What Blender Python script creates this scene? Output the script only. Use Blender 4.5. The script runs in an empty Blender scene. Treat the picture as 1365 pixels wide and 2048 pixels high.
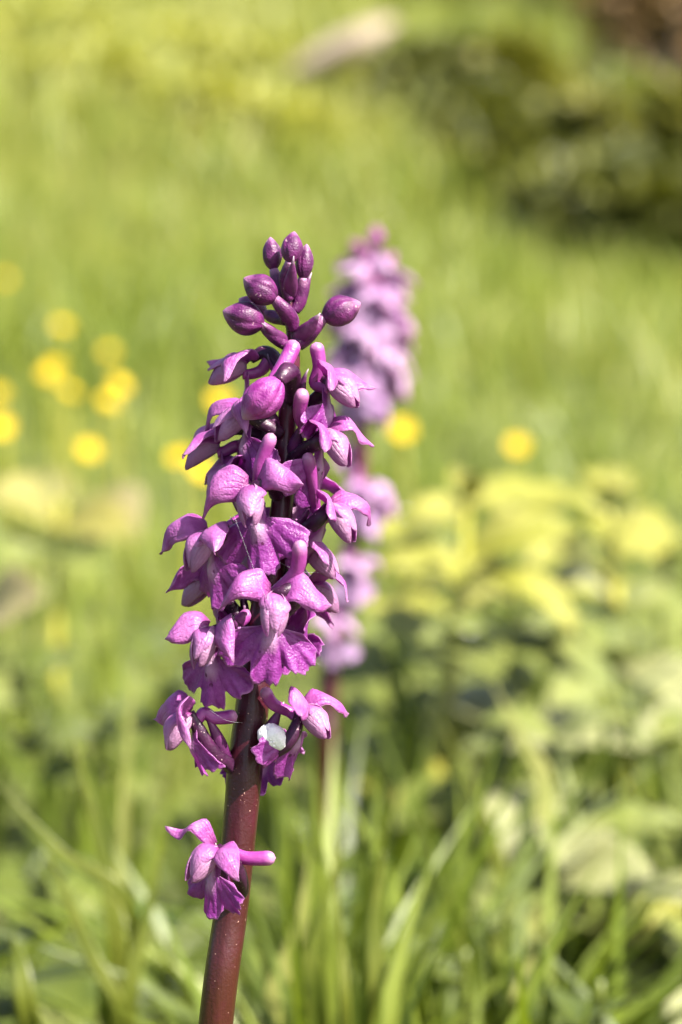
import bpy, math, random
import numpy as np
from mathutils import Vector, Matrix, Quaternion

random.seed(7)
rng = np.random.default_rng(11)
SC = bpy.context.scene
COL = SC.collection
R = math.radians

# ------------------------------------------------------------------ camera
PITCH = R(10.0)
D0 = 0.40                        # metres from lens to the main stem
MMPX = 0.110 / 1365              # metres per photo pixel at the stem
CAM = np.array([0.0, 0.0, 0.30])
RIGHT = np.array([1.0, 0, 0])
FWD = np.array([0, math.cos(PITCH), -math.sin(PITCH)])
UP = np.array([0, math.sin(PITCH), math.cos(PITCH)])
cam = bpy.data.cameras.new('camera')
cam_o = bpy.data.objects.new('camera', cam)
COL.objects.link(cam_o)
cam_o.location = CAM
cam_o.rotation_euler = (math.pi / 2 - PITCH, 0, 0)
cam.sensor_fit = 'VERTICAL'
cam.sensor_height = 36.0
cam.sensor_width = 24.0
cam.lens = 36.0 * D0 / (2048 * MMPX)
cam.clip_start = 0.01
cam.clip_end = 500
cam.dof.use_dof = True
cam.dof.focus_distance = D0 - 0.005
cam.dof.aperture_fstop = (cam.lens / 1000.0) / 0.0066     # entrance pupil of 6.6 mm
cam.dof.aperture_blades = 0
SC.camera = cam_o

# ------------------------------------------------------------------ sky, sun, exposure
SUN_EL, SUN_AZ = R(50), R(122)   # azimuth clockwise from +Y (view direction)
world = bpy.data.worlds.new('World')
SC.world = world
world.use_nodes = True
wn = world.node_tree.nodes
bg = wn['Background']
sky = wn.new('ShaderNodeTexSky')
sky.sky_type = 'NISHITA'
sky.sun_disc = False
sky.sun_elevation = SUN_EL
sky.sun_rotation = SUN_AZ
world.node_tree.links.new(sky.outputs[0], bg.inputs[0])
bg.inputs[1].default_value = 0.088
sky.dust_density = 3.0
sky.air_density = 0.8
sun = bpy.data.lights.new('sun', 'SUN')
sun.energy = 5.0
sun.angle = R(0.53)
sun.color = (1.0, 0.95, 0.86)
sun_o = bpy.data.objects.new('sun', sun)
COL.objects.link(sun_o)
sdir = Vector((math.sin(SUN_AZ) * math.cos(SUN_EL), math.cos(SUN_AZ) * math.cos(SUN_EL), math.sin(SUN_EL)))
sun_o.rotation_euler = sdir.to_track_quat('Z', 'Y').to_euler()
sun_o.location = (2, -2, 4)
SC.view_settings.view_transform = 'Standard'
SC.view_settings.look = 'None'
SC.view_settings.gamma = 1
SC.view_settings.exposure = 2.0
SC.render.engine = 'CYCLES'
SC.cycles.use_denoising = True
SC.cycles.max_bounces = 8
SC.cycles.transparent_max_bounces = 8

# ------------------------------------------------------------------ helpers
def A(px, py, t):
    """photo pixel at distance t along the view axis -> world point"""
    s = MMPX / D0
    return CAM + t * (FWD + (px - 682.5) * s * RIGHT + (1024 - py) * s * UP)

def P(px, py, dz=0.0):
    """point near the main stem, dz in mm towards the camera"""
    return A(px, py, D0 - dz * 1e-3)

def on_ground(px, py, h=0.0):
    """distance at which the pixel's ray is h metres above the meadow"""
    s = MMPX / D0
    d = FWD + (px - 682.5) * s * RIGHT + (1024 - py) * s * UP
    return (CAM[2] - h) / -d[2]

def fast_mesh(name, V, F, attrs=None, smooth=True):
    """F: int array (n,4) or (n,3)"""
    me = bpy.data.meshes.new(name)
    V = np.asarray(V, dtype=np.float32)
    if isinstance(F, (list, tuple)) and len(F) and not isinstance(F[0], np.ndarray) and any(len(f) != len(F[0]) for f in F):
        me.from_pydata(V.tolist(), [], F)
    else:
        F = np.asarray(F, dtype=np.int32)
        n, k = F.shape
        me.vertices.add(len(V)); me.vertices.foreach_set('co', V.ravel())
        me.loops.add(n * k); me.loops.foreach_set('vertex_index', F.ravel())
        me.polygons.add(n)
        me.polygons.foreach_set('loop_start', np.arange(0, n * k, k, dtype=np.int32))
        me.polygons.foreach_set('loop_total', np.full(n, k, dtype=np.int32))
        me.update(calc_edges=True)
    if smooth:
        me.polygons.foreach_set('use_smooth', np.ones(len(me.polygons), dtype=bool))
    for k_, a in (attrs or {}).items():
        at = me.attributes.new(k_, 'FLOAT', 'POINT')
        at.data.foreach_set('value', np.asarray(a, dtype=np.float32).ravel())
    return me

def obj(name, me, mat, parent=None):
    o = bpy.data.objects.new(name, me)
    COL.objects.link(o)
    if mat is not None and not me.materials:
        me.materials.append(mat)
    if parent is not None:
        o.parent = parent
    return o

def tag(o, label=None, cat=None, group=None, kind=None):
    if label: o['label'] = label
    if cat: o['category'] = cat
    if group: o['group'] = group
    if kind: o['kind'] = kind
    return o

def empty(name, loc, label, cat, group=None):
    o = bpy.data.objects.new(name, None)
    o.empty_display_size = 0.01
    o.location = loc
    COL.objects.link(o)
    return tag(o, label, cat, group)

def copy_tree(o, parent=None):
    c = o.copy(); COL.objects.link(c); c.parent = parent
    for ch in list(o.children):
        copy_tree(ch, c)
    return c

def spline(pts, n):
    p = np.asarray(pts, float)
    if len(p) == 2:
        t = np.linspace(0, 1, n)[:, None]
        return p[0] * (1 - t) + p[1] * t
    q = np.vstack([2 * p[0] - p[1], p, 2 * p[-1] - p[-2]])
    out = []
    for t in np.linspace(0, len(p) - 1 - 1e-9, n):
        i = int(t); f = t - i
        a, b, c, d = q[i], q[i + 1], q[i + 2], q[i + 3]
        out.append(0.5 * (2 * b + (c - a) * f + (2 * a - 5 * b + 4 * c - d) * f * f + (3 * b - a - 3 * c + d) * f ** 3))
    return np.array(out)

def nrm(v):
    return v / max(np.linalg.norm(v), 1e-12)

def tube(pts, radii, n=16, seg=12, flat=1.0, rib=0.0, ribn=6, twist=0.0, groove=0.0, ref=None, arc=False):
    """closed tapered tube; returns V, F, attrs"""
    c = spline(pts, n)
    if arc:
        cd = spline(pts, n * 8)
        l = np.concatenate([[0], np.cumsum(np.linalg.norm(np.diff(cd, axis=0), axis=1))])
        tt = np.linspace(0, 1, n) ** .8
        c = np.stack([np.interp(tt * l[-1], l, cd[:, k]) for k in range(3)], 1)
    r = np.interp(np.linspace(0, 1, n) if not arc else tt, np.linspace(0, 1, len(radii)), radii)
    T = np.gradient(c, axis=0)
    T /= np.linalg.norm(T, axis=1)[:, None] + 1e-12
    a = np.array([0.13, -1.0, 0.21]) if ref is None else np.asarray(ref, float)
    N = nrm(a - T[0] * a.dot(T[0]))
    V, U, W = [], [], []
    for i in range(n):
        N = nrm(N - T[i] * N.dot(T[i]))
        B = np.cross(T[i], N)
        th = np.linspace(0, 2 * math.pi, seg, endpoint=False)
        rr = r[i] * (1 + rib * np.cos(ribn * th + twist * i / n))
        if groove:
            rr = rr * (1 - groove * np.exp(-((np.abs(th - math.pi) % (2 * math.pi) - math.pi) / 0.35) ** 2))
        V.append(c[i] + np.outer(rr * np.cos(th), N) + np.outer(rr * np.sin(th) * flat, B))
        U += [i / (n - 1)] * seg
        W += list(np.cos(th))
    V = np.vstack(V + [c[:1], c[-1:]])
    F = []
    for i in range(n - 1):
        for j in range(seg):
            k = (j + 1) % seg
            F.append((i * seg + j, i * seg + k, (i + 1) * seg + k, (i + 1) * seg + j))
    b, e = n * seg, n * seg + 1
    for j in range(seg):
        k = (j + 1) % seg
        F.append((b, k, j)); F.append((e, (n - 1) * seg + j, (n - 1) * seg + k))
    return V, F, {'pu': np.array(U + [0, 1]), 'pv': np.array(W + [0, 0])}

def round_radii(r0, r1, n=14, tip=True, root=False):
    """radius profile with rounded ends"""
    t = np.linspace(0, 1, n)
    r = r0 + (r1 - r0) * t
    if tip:
        r = r * np.sqrt(np.clip(1 - np.clip((t - 0.87) / 0.13, 0, 1) ** 2, 0.0004, 1))
    if root:
        r = r * np.sqrt(np.clip(1 - np.clip((0.12 - t) / 0.12, 0, 1) ** 2, 0.0004, 1))
    return r

def shell(G, thick, U, Wv):
    """G: (nu,nv,3) grid -> closed thin shell with tapered rim"""
    nu, nv, _ = G.shape
    du = np.gradient(G, axis=0); dv = np.gradient(G, axis=1)
    N = np.cross(du, dv)
    N /= np.linalg.norm(N, axis=2)[..., None] + 1e-12
    th = np.full((nu, nv), thick)
    th[0] *= .35; th[-1] *= .35; th[:, 0] *= .35; th[:, -1] *= .35
    a = (G + N * th[..., None] / 2).reshape(-1, 3)
    b = (G - N * th[..., None] / 2).reshape(-1, 3)
    V = np.vstack([a, b]); m = nu * nv
    idx = np.arange(m).reshape(nu, nv)
    f1 = np.stack([idx[:-1, :-1], idx[1:, :-1], idx[1:, 1:], idx[:-1, 1:]], -1).reshape(-1, 4)
    f2 = (f1 + m)[:, ::-1]
    ring = np.concatenate([idx[0, :], idx[1:, -1], idx[-1, -2::-1], idx[-2:0:-1, 0]])
    nx = np.roll(ring, -1)
    f3 = np.stack([ring, nx, nx + m, ring + m], -1)
    F = np.vstack([f1, f2, f3])
    u = np.concatenate([U.ravel(), U.ravel()]); v = np.concatenate([Wv.ravel(), Wv.ravel()])
    return V, F, {'pu': u, 'pv': v}

# ------------------------------------------------------------------ materials
MATS = {}
class NT:
    def __init__(self, name):
        m = bpy.data.materials.new(name); m.use_nodes = True
        self.m = m; self.t = m.node_tree; self.n = self.t.nodes
        self.n.clear()
        self.out = self.n.new('ShaderNodeOutputMaterial')
    def new(self, typ, **kw):
        nd = self.n.new(typ)
        for k, v in kw.items():
            setattr(nd, k, v)
        return nd
    def link(self, a, b):
        self.t.links.new(a, b)
    def val(self, sock, v):
        if isinstance(v, (int, float, tuple, list)):
            sock.default_value = v
        else:
            self.link(v, sock)
    def attr(self, name):
        return self.new('ShaderNodeAttribute', attribute_name=name).outputs['Fac']
    def math(self, op, a, b=None, c=None):
        nd = self.new('ShaderNodeMath', operation=op)
        for s, v in zip(nd.inputs, (a, b, c)):
            if v is not None: self.val(s, v)
        return nd.outputs[0]
    def ramp(self, f, stops, interp='LINEAR'):
        nd = self.new('ShaderNodeValToRGB')
        nd.color_ramp.interpolation = interp
        el = nd.color_ramp.elements
        while len(el) < len(stops): el.new(0.5)
        for e, (p, c) in zip(el, stops):
            e.position = p
            e.color = (*c, 1) if len(c) == 3 else c
        self.val(nd.inputs[0], f)
        return nd.outputs[0]
    def mix(self, f, a, b, blend='MIX'):
        nd = self.new('ShaderNodeMix', data_type='RGBA', blend_type=blend)
        self.val(nd.inputs[0], f)
        for s, v in ((nd.inputs[6], a), (nd.inputs[7], b)):
            if isinstance(v, tuple): s.default_value = (*v, 1)
            else: self.link(v, s)
        return nd.outputs[2]
    def pos(self):
        return self.new('ShaderNodeNewGeometry').outputs['Position']
    def noise(self, scale, detail=3, vec=None, rough=.55):
        nd = self.new('ShaderNodeTexNoise')
        nd.inputs['Scale'].default_value = scale
        nd.inputs['Detail'].default_value = detail
        nd.inputs['Roughness'].default_value = rough
        self.link(vec if vec is not None else self.pos(), nd.inputs['Vector'])
        return nd.outputs['Fac']
    def bump(self, h, strength, dist):
        nd = self.new('ShaderNodeBump')
        nd.inputs['Strength'].default_value = strength
        nd.inputs['Distance'].default_value = dist
        self.link(h, nd.inputs['Height'])
        return nd.outputs[0]
    def finish(self, col, rough=.5, spec=.5, bump=None, trans=0.0, tcol=None, coat=0.0, sss=0.0, sssr=(.001, .0005, .001)):
        p = self.new('ShaderNodeBsdfPrincipled')
        self.val(p.inputs['Base Color'], col if not isinstance(col, tuple) else (*col, 1))
        self.val(p.inputs['Roughness'], rough)
        p.inputs['Specular IOR Level'].default_value = spec
        p.inputs['Coat Weight'].default_value = coat
        p.inputs['Coat Roughness'].default_value = .25
        if sss:
            p.inputs['Subsurface Weight'].default_value = sss
            p.inputs['Subsurface Radius'].default_value = sssr
            p.inputs['Subsurface Scale'].default_value = 1.0
        if bump is not None: self.link(bump, p.inputs['Normal'])
        sh = p.outputs[0]
        if trans:
            t = self.new('ShaderNodeBsdfTranslucent')
            self.val(t.inputs[0], tcol if tcol is not None and not isinstance(tcol, tuple) else ((*tcol, 1) if tcol else col))
            m = self.new('ShaderNodeMixShader')
            self.val(m.inputs[0], trans)
            self.link(sh, m.inputs[1]); self.link(t.outputs[0], m.inputs[2])
            sh = m.outputs[0]
        self.link(sh, self.out.inputs[0])
        return self.m

def petal_mat(name, base, light, pale_stops, lip=False, spots=False):
    t = NT(name)
    u, v = t.attr('pu'), t.attr('pv')
    pos = t.pos()
    n1 = t.noise(350, 4, pos)
    n2 = t.noise(2600, 2, pos)
    rnd = t.new('ShaderNodeObjectInfo').outputs['Random']
    c = t.mix(t.ramp(n1, [(.34, (0, 0, 0)), (.68, (1, 1, 1))]), base, light)
    c = t.mix(t.math('MULTIPLY', rnd, .55), c, (light[0] * 1.05, light[1] * 1.3, light[2] * 1.0))
    # faint broken veins running along the petal
    wob = t.math('MULTIPLY', t.noise(180, 3, pos), 3.2)
    vv = t.math('ADD', t.math('MULTIPLY', v, 5.5 if not lip else 9.0), wob)
    vein = t.math('POWER', t.math('ABSOLUTE', t.math('SINE', t.math('MULTIPLY', vv, 1.57))), 12.0)
    vein = t.math('MULTIPLY', vein, t.ramp(t.noise(500, 2, pos), [(.42, (0,) * 3), (.62, (1,) * 3)]))
    dark = (base[0] * .8, base[1] * .4, base[2] * .66)
    c = t.mix(t.math('MULTIPLY', vein, .62), c, dark)
    # deep magenta at the base, mottled cells
    c = t.mix(t.ramp(u, [(0, (.80 if not lip else 0,) * 3), (.24, (0,) * 3)]), c, (.15, .006, .08))
    c = t.mix(t.math('MULTIPLY', t.ramp(t.noise(900, 4, pos, .65), [(.40, (1,) * 3), (.58, (0,) * 3)]), .40), c, (base[0] * .78, base[1] * .5, base[2] * .74))
    # speckled deep pink flecks
    fl = t.ramp(t.noise(1500, 3, pos, .7), [(.56, (0, 0, 0)), (.66, (1, 1, 1))])
    c = t.mix(t.math('MULTIPLY', fl, .55), c, (base[0] * 1.15, base[1] * .45, base[2] * .85))
    # pale zones set by the petal's own coordinates
    pal = t.ramp(u, pale_stops)
    if lip:
        mid = t.ramp(t.math('ABSOLUTE', v), [(.06, (1, 1, 1)), (.42, (0, 0, 0))])
        pal = t.math('MULTIPLY', pal, mid)
    c = t.mix(pal, c, (.60, .37, .54))
    # thin paler rim
    rim = t.ramp(t.math('ABSOLUTE', v), [(.90, (0, 0, 0)), (1.0, (1, 1, 1))])
    rim2 = t.ramp(u, [(.93, (0, 0, 0)), (1.0, (1, 1, 1))])
    c = t.mix(t.math('MULTIPLY', t.math('MAXIMUM', rim, rim2), .45), c, (.52, .27, .48))
    if spots:
        sp = t.new('ShaderNodeTexVoronoi'); sp.inputs['Scale'].default_value = 620
        t.link(pos, sp.inputs['Vector'])
        d = t.ramp(sp.outputs['Distance'], [(.19, (1, 1, 1)), (.25, (0, 0, 0))])
        zone = t.math('MULTIPLY', t.ramp(u, [(.10, (0, 0, 0)), (.16, (1, 1, 1)), (.50, (1, 1, 1)), (.58, (0, 0, 0))]),
                      t.ramp(t.math('ABSOLUTE', v), [(.16, (1, 1, 1)), (.26, (0, 0, 0))]))
        c = t.mix(t.math('MULTIPLY', d, zone), c, (.10, .004, .07))
    h = t.math('ADD', t.math('MULTIPLY', n2, .5), t.math('ADD', t.math('MULTIPLY', vein, -.25), t.math('MULTIPLY', n1, 1.1)))
    b = t.bump(h, .8, .00045)
    return t.finish(c, t.ramp(n2, [(.3, (.30,) * 3), (.7, (.52,) * 3)]), .6, b, trans=.50, tcol=t.mix(.40, c, (.60, .05, .56)))

PB, PL = (.27, .020, .245), (.48, .115, .45)
MATS['sepal'] = petal_mat('sepal_purple', PB, PL, [(0, (.05,) * 3), (.2, (.05,) * 3), (.5, (.22,) * 3), (.75, (.08,) * 3), (1, (.45,) * 3)])  # pale band at mid-sepal paints in a broad whitish highlight
MATS['hood'] = petal_mat('hood_purple', PB, PL, [(0, (.0,) * 3), (.4, (.18,) * 3), (1, (.60,) * 3)])  # own pale tip plus some whitish highlight painted in
MATS['petal'] = petal_mat('petal_pale', (.22, .04, .19), (.33, .14, .29), [(0, (.75,) * 3), (.5, (.45,) * 3), (1, (.1,) * 3)])
MATS['lip'] = petal_mat('lip_violet', (.19, .012, .20), (.35, .062, .35), [(0, (1,) * 3), (.20, (.8,) * 3), (.45, (0,) * 3)], lip=True, spots=True)

for k_, m_ in (('sepal', .0), ('hood', .0), ('lip', .0)):
    pass
MATS['sepal2'] = petal_mat('sepal_pale_pink', (.44, .25, .49), (.60, .43, .62), [(0, (.05,) * 3), (.6, (.1,) * 3), (1, (.6,) * 3)])  # rear orchid's overexposed look put into a paler petal colour
MATS['lip2'] = petal_mat('lip_pale_pink', (.42, .22, .49), (.58, .41, .62), [(0, (1,) * 3), (.35, (.85,) * 3), (.7, (.1,) * 3)], lip=True)

def flesh_mat(name, c0, c1, rough=.38, trans=.0, tipcol=None, scale=420, bumpd=.0003, spec=.5, speck=0.0, u_stops=None):
    t = NT(name)
    pos = t.pos(); u = t.attr('pu')
    n1 = t.noise(scale, 4, pos); n2 = t.noise(scale * 6, 2, pos)
    c = t.mix(t.ramp(n1, [(.35, (0,) * 3), (.68, (1,) * 3)]), c0, c1)
    if tipcol:
        c = t.mix(t.ramp(u, u_stops or [(.80, (0,) * 3), (1, (.8,) * 3)]), c, tipcol)
    if speck:
        s = t.ramp(t.noise(1900, 1, pos), [(.715, (0,) * 3), (.75, (1,) * 3)])
        c = t.mix(t.math('MULTIPLY', s, speck), c, (.6, .42, .42))
    b = t.bump(t.math('ADD', t.math('MULTIPLY', n1, .7), t.math('MULTIPLY', n2, .45)), .5, bumpd)
    return t.finish(c, t.ramp(n2, [(.3, (rough - .08,) * 3), (.7, (rough + .12,) * 3)]), spec, b, trans=trans,
                    tcol=t.mix(.4, c, (.7, .06, .5)) if trans else None)

MATS['spur'] = flesh_mat('spur_pink', (.20, .018, .165), (.28, .05, .235), .36, .22, (.42, .22, .34))
MATS['ovary'] = flesh_mat('ovary_dark', (.014, .0012, .012), (.042, .005, .032), .42, speck=.4, spec=.35)
MATS['ovary2'] = flesh_mat('ovary_pale', (.17, .06, .14), (.25, .11, .20), .5, spec=.25)
MATS['bud'] = flesh_mat('bud_purple', (.036, .0028, .032), (.105, .010, .085), .44, tipcol=(.30, .13, .24), speck=.35, bumpd=.0006, spec=.4, scale=600)
MATS['openbud'] = flesh_mat('bud_opening', (.16, .010, .135), (.29, .06, .25), .46, .2, (.34, .22, .28), speck=.0, bumpd=.0007, scale=500, spec=.4)
MATS['bract'] = flesh_mat('bract_purple', (.065, .008, .058), (.15, .03, .125), .42, .25, (.42, .33, .37), u_stops=[(.82, (0,) * 3), (1, (.8,) * 3)])

def stem_mat():
    t = NT('stem_red')
    pos = t.pos(); u = t.attr('pu'); v = t.attr('pv')
    n1 = t.noise(260, 4, pos)
    mp = t.new('ShaderNodeMapping'); mp.inputs['Scale'].default_value = (900, 900, 45)
    t.link(pos, mp.inputs['Vector'])
    n3 = t.noise(1.0, 3, mp.outputs[0])
    c = t.ramp(u, [(0, (.04, .05, .012)), (.10, (.046, .014, .005)), (.20, (.036, .0075, .0045)), (.28, (.030, .0035, .005)), (.36, (.028, .0016, .005)), (.7, (.050, .0020, .013)), (1, (.070, .0035, .024))])
    c = t.mix(t.math('MULTIPLY', t.ramp(n1, [(.45, (0,) * 3), (.7, (1,) * 3)]), .3), c, (.06, .004, .02))
    c = t.mix(t.ramp(n3, [(.35, (.35,) * 3), (.6, (0,) * 3)]), c, (.025, .003, .006))
    s = t.ramp(t.noise(1700, 1, pos), [(.725, (0,) * 3), (.755, (1,) * 3)])
    c = t.mix(t.math('MULTIPLY', s, .8), c, (.35, .2, .16))
    b = t.bump(t.math('ADD', n3, t.math('MULTIPLY', t.noise(1900, 2, pos), .5)), .45, .0003)
    return t.finish(c, .36, .40, b)
MATS['stem'] = stem_mat()

def leaf_mat(name, c0, c1, rough=.42, trans=.4, tmul=(1.25, 1.25, .55), scale=60, spec=.5, vein=True, attr=None):
    t = NT(name)
    pos = t.pos()
    n1 = t.noise(scale, 3, pos)
    f = t.ramp(n1, [(.35, (0,) * 3), (.66, (1,) * 3)])
    if attr: f = t.attr(attr)
    c = t.mix(f, c0, c1)
    b = None
    if vein:
        u, v = t.attr('pu'), t.attr('pv')
        w = t.math('SINE', t.math('MULTIPLY', t.math('SUBTRACT', t.math('MULTIPLY', u, 9.0), t.math('MULTIPLY', t.math('ABSOLUTE', v), 3.0)), 6.28))
        w = t.math('POWER', t.math('ABSOLUTE', w), 4.0)
        b = t.bump(t.math('ADD', w, n1), .6, .0012)
    tc = t.mix(1.0, c, tmul, 'MULTIPLY')
    return t.finish(c, rough, spec, b, trans=trans, tcol=tc)

def grass_mat():
    t = NT('grass_blades')
    g = t.attr('rnd'); h = t.attr('pu')
    c = t.ramp(g, [(0, (.042, .062, .006)), (.30, (.108, .147, .013)), (.65, (.188, .225, .032)), (.9, (.30, .29, .08)), (1, (.36, .31, .14))])
    tc = t.mix(1.0, c, (1.28, 1.25, .6), 'MULTIPLY')
    return t.finish(c, .48, .45, None, trans=.42, tcol=tc)
MATS['grass'] = grass_mat()

def ground_mat():
    t = NT('meadow_soil')
    n = t.noise(9, 6); n2 = t.noise(70, 4)
    c = t.ramp(n, [(.3, (.030, .042, .008)), (.5, (.070, .092, .013)), (.7, (.13, .145, .028))])
    c = t.mix(t.ramp(n2, [(.45, (0,) * 3), (.7, (.7,) * 3)]), c, (.05, .036, .02))
    return t.finish(c, .9, .2, t.bump(n2, .8, .01))
MATS['ground'] = ground_mat()

# ------------------------------------------------------------------ ground
def ht(x, y):
    x = np.asarray(x, float); y = np.asarray(y, float)
    d = y - (3.6 + .9 * np.clip(x, -1.5, 3))
    rise = .13 * .5 * (d + np.sqrt(d * d + .5)) * np.clip((9.5 - y) / 2.5 + 1, .25, 1)
    rise = np.minimum(rise, .95) * np.clip((y - 1.2) / 1.5, 0, 1)
    left = 0
    wob = 0.012 * np.sin(3.1 * x + 1.3) * np.cos(2.3 * y) * np.clip((y - .8) / 1.0, 0, 1)
    return rise + left + wob

def axis(lo, hi, fine_lo, fine_hi, step, grow):
    a = list(np.arange(fine_lo, fine_hi, step)); s = step
    while a[-1] < hi: s *= grow; a.append(a[-1] + s)
    s = step
    while a[0] > lo: s *= grow; a.insert(0, a[0] - s)
    return np.array(a)
gx = axis(-90, 90, -3, 3, .12, 1.25); gy = axis(-60, 120, -.5, 8, .12, 1.25)
X, Y = np.meshgrid(gx, gy, indexing='ij')
Z = ht(X, Y) + 0.006 * np.sin(9 * X) * np.cos(8 * Y + 1)
idx = np.arange(X.size).reshape(X.shape)
gf = np.stack([idx[:-1, :-1], idx[1:, :-1], idx[1:, 1:], idx[:-1, 1:]], -1).reshape(-1, 4)
ground = obj('ground', fast_mesh('ground', np.stack([X, Y, Z], -1).reshape(-1, 3), gf), MATS['ground'])
tag(ground, 'rising meadow ground of moss and soil under the grass', 'ground', kind='structure')

# ------------------------------------------------------------------ grass (stuff)
def blades(bx, by, H, W, lean, az, curl, face, zoff=None, n=5, rnd=None):
    N = len(bx)
    s = np.linspace(0, 1, n)
    cx, cy = np.cos(az), np.sin(az)
    out = lean[:, None] * s + curl[:, None] * s ** 2.2
    zz = H[:, None] * (s - .28 * np.clip(curl / np.maximum(H, 1e-4), 0, 1.5)[:, None] * s ** 3)
    px = bx[:, None] + cx[:, None] * out
    py = by[:, None] + cy[:, None] * out
    z0 = ht(bx, by) if zoff is None else zoff
    pz = z0[:, None] + zz - .004
    w = W[:, None] * (1 - s ** 2.4) * (.75 + .5 * s * (1 - s) * 2) * .5
    fx, fy = np.cos(face), np.sin(face)
    L = np.stack([px - fx[:, None] * w, py - fy[:, None] * w, pz], -1)
    Rr = np.stack([px + fx[:, None] * w, py + fy[:, None] * w, pz], -1)
    V = np.stack([L, Rr], 2).reshape(N, n * 2, 3)
    base = (np.arange(N) * n * 2)[:, None]
    q = np.concatenate([base + np.array([2 * i, 2 * i + 1, 2 * i + 3, 2 * i + 2]) for i in range(n - 1)], 0)
    r = rng.random(N) if rnd is None else rnd
    return V.reshape(-1, 3), q, {'rnd': np.repeat(np.clip(r, 0, 1), n * 2), 'pu': np.tile(np.repeat(s, 2), N)}

def scatter(y0, y1, dens, xa, xb):
    area = xa * 2 * (y1 - y0) + xb * (y1 ** 2 - y0 ** 2)
    N = int(area * dens)
    y = y0 + (y1 - y0) * rng.random(N * 2)
    keep = rng.random(N * 2) < (xa + xb * y) / (xa + xb * y1)
    y = y[keep][:N]
    x = (rng.random(len(y)) * 2 - 1) * (xa + xb * y)
    return x, y

parts = []
for (y0, y1, dens, h0, h1, w0, w1) in ((.12, .5, 3500, .03, .07, .0018, .0036), (.5, .95, 3000, .05, .13, .003, .0078), (.95, 2.2, 2900, .03, .065, .003, .006),
                                     (2.2, 4.0, 2000, .05, .10, .003, .006), (4.0, 8.0, 1100, .07, .17, .006, .011)):
    x, y = scatter(y0, y1, dens, .45, .33)
    cl = np.sin(23 * x + 4 * np.sin(11 * y)) * np.sin(19 * y + 3 * np.sin(14 * x)) + .5 * np.sin(47 * x + 1) * np.sin(41 * y)
    kp = rng.random(len(x)) < np.clip(.62 + .55 * cl, .12, 1) if y0 < 2 else np.ones(len(x), bool)
    x, y = x[kp], y[kp]
    N = len(x)
    H = h0 + (h1 - h0) * rng.random(N) ** 1.4
    pat = .5 + .5 * np.sin(5 * x + 3 * np.sin(3.3 * y)) * np.cos(4.1 * y + 1.7 * x)
    rn = np.clip((-.12 if y0 < .9 else .12) + .22 * np.clip((y - 3.2) / 1.5, 0, 1) * np.clip((.4 - x) / .6, 0, 1) + .30 * pat + .50 * rng.random(N) ** 1.3 + .10 * np.clip(y - 1, 0, 3) / 3, 0, 1 if y0 < .9 else .84)
    parts.append(blades(x, y, H, w0 + (w1 - w0) * rng.random(N), H * rng.normal(.12, .18, N), rng.random(N) * 6.283,
                        H * np.abs(rng.normal(.25, .3, N)), rng.normal(0, .8, N), rnd=rn))
N = 150
t_ = rng.uniform(.50, .62, N); px_ = rng.uniform(420, 1150, N)
x = (px_ - 682.5) * MMPX / D0 * t_; y = t_ * math.cos(PITCH) + .04
H = rng.uniform(.075, .135, N)
parts.append(blades(x, y, H, rng.uniform(.0035, .0075, N), H * rng.normal(.25, .3, N), rng.random(N) * 6.283, H * np.abs(rng.normal(.4, .35, N)), rng.normal(0, .8, N), rnd=rng.uniform(.0, .55, N)))
N = 60
t_ = rng.uniform(.50, .60, N); px_ = rng.uniform(590, 750, N)
x = (px_ - 682.5) * MMPX / D0 * t_; y = t_ * math.cos(PITCH) + .04
H = rng.uniform(.09, .14, N)
parts.append(blades(x, y, H, rng.uniform(.0035, .0075, N), H * rng.normal(.0, .12, N), rng.random(N) * 6.283, H * np.abs(rng.normal(.15, .2, N)), rng.normal(0, .5, N), rnd=rng.uniform(.05, .7, N)))
def join(parts):
    V, F, at, off = [], [], {}, 0
    for v, f, a in parts:
        V.append(v); F.append(np.asarray(f) + off); off += len(v)
        for k, val in a.items(): at.setdefault(k, []).append(val)
    return np.vstack(V), np.vstack(F), {k: np.concatenate(v) for k, v in at.items()}
V, F, at = join(parts)
grass = obj('grass', fast_mesh('grass', V, F, at), MATS['grass'])
tag(grass, 'green meadow grass covering the ground behind the orchids', 'grass', kind='stuff')

# ------------------------------------------------------------------ orchid builder
BASIS = np.stack([RIGHT, UP, -FWD], 0)   # rows: image right, image up, towards the camera

def frame(az, pitch, roll):
    """columns X,Y(forward),Z(up) of a flower, from angles in the picture's axes"""
    a, p, r = R(az), R(pitch), R(roll)
    f = np.array([math.sin(a) * math.cos(p), -math.sin(p), math.cos(a) * math.cos(p)])
    u = np.array([0, 1.0, 0]); u = nrm(u - f * f.dot(u))
    x = np.cross(f, u)
    x, u = x * math.cos(r) + u * math.sin(r), u * math.cos(r) - x * math.sin(r)
    M = np.stack([x, f, u], 1)
    return BASIS.T @ M

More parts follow.
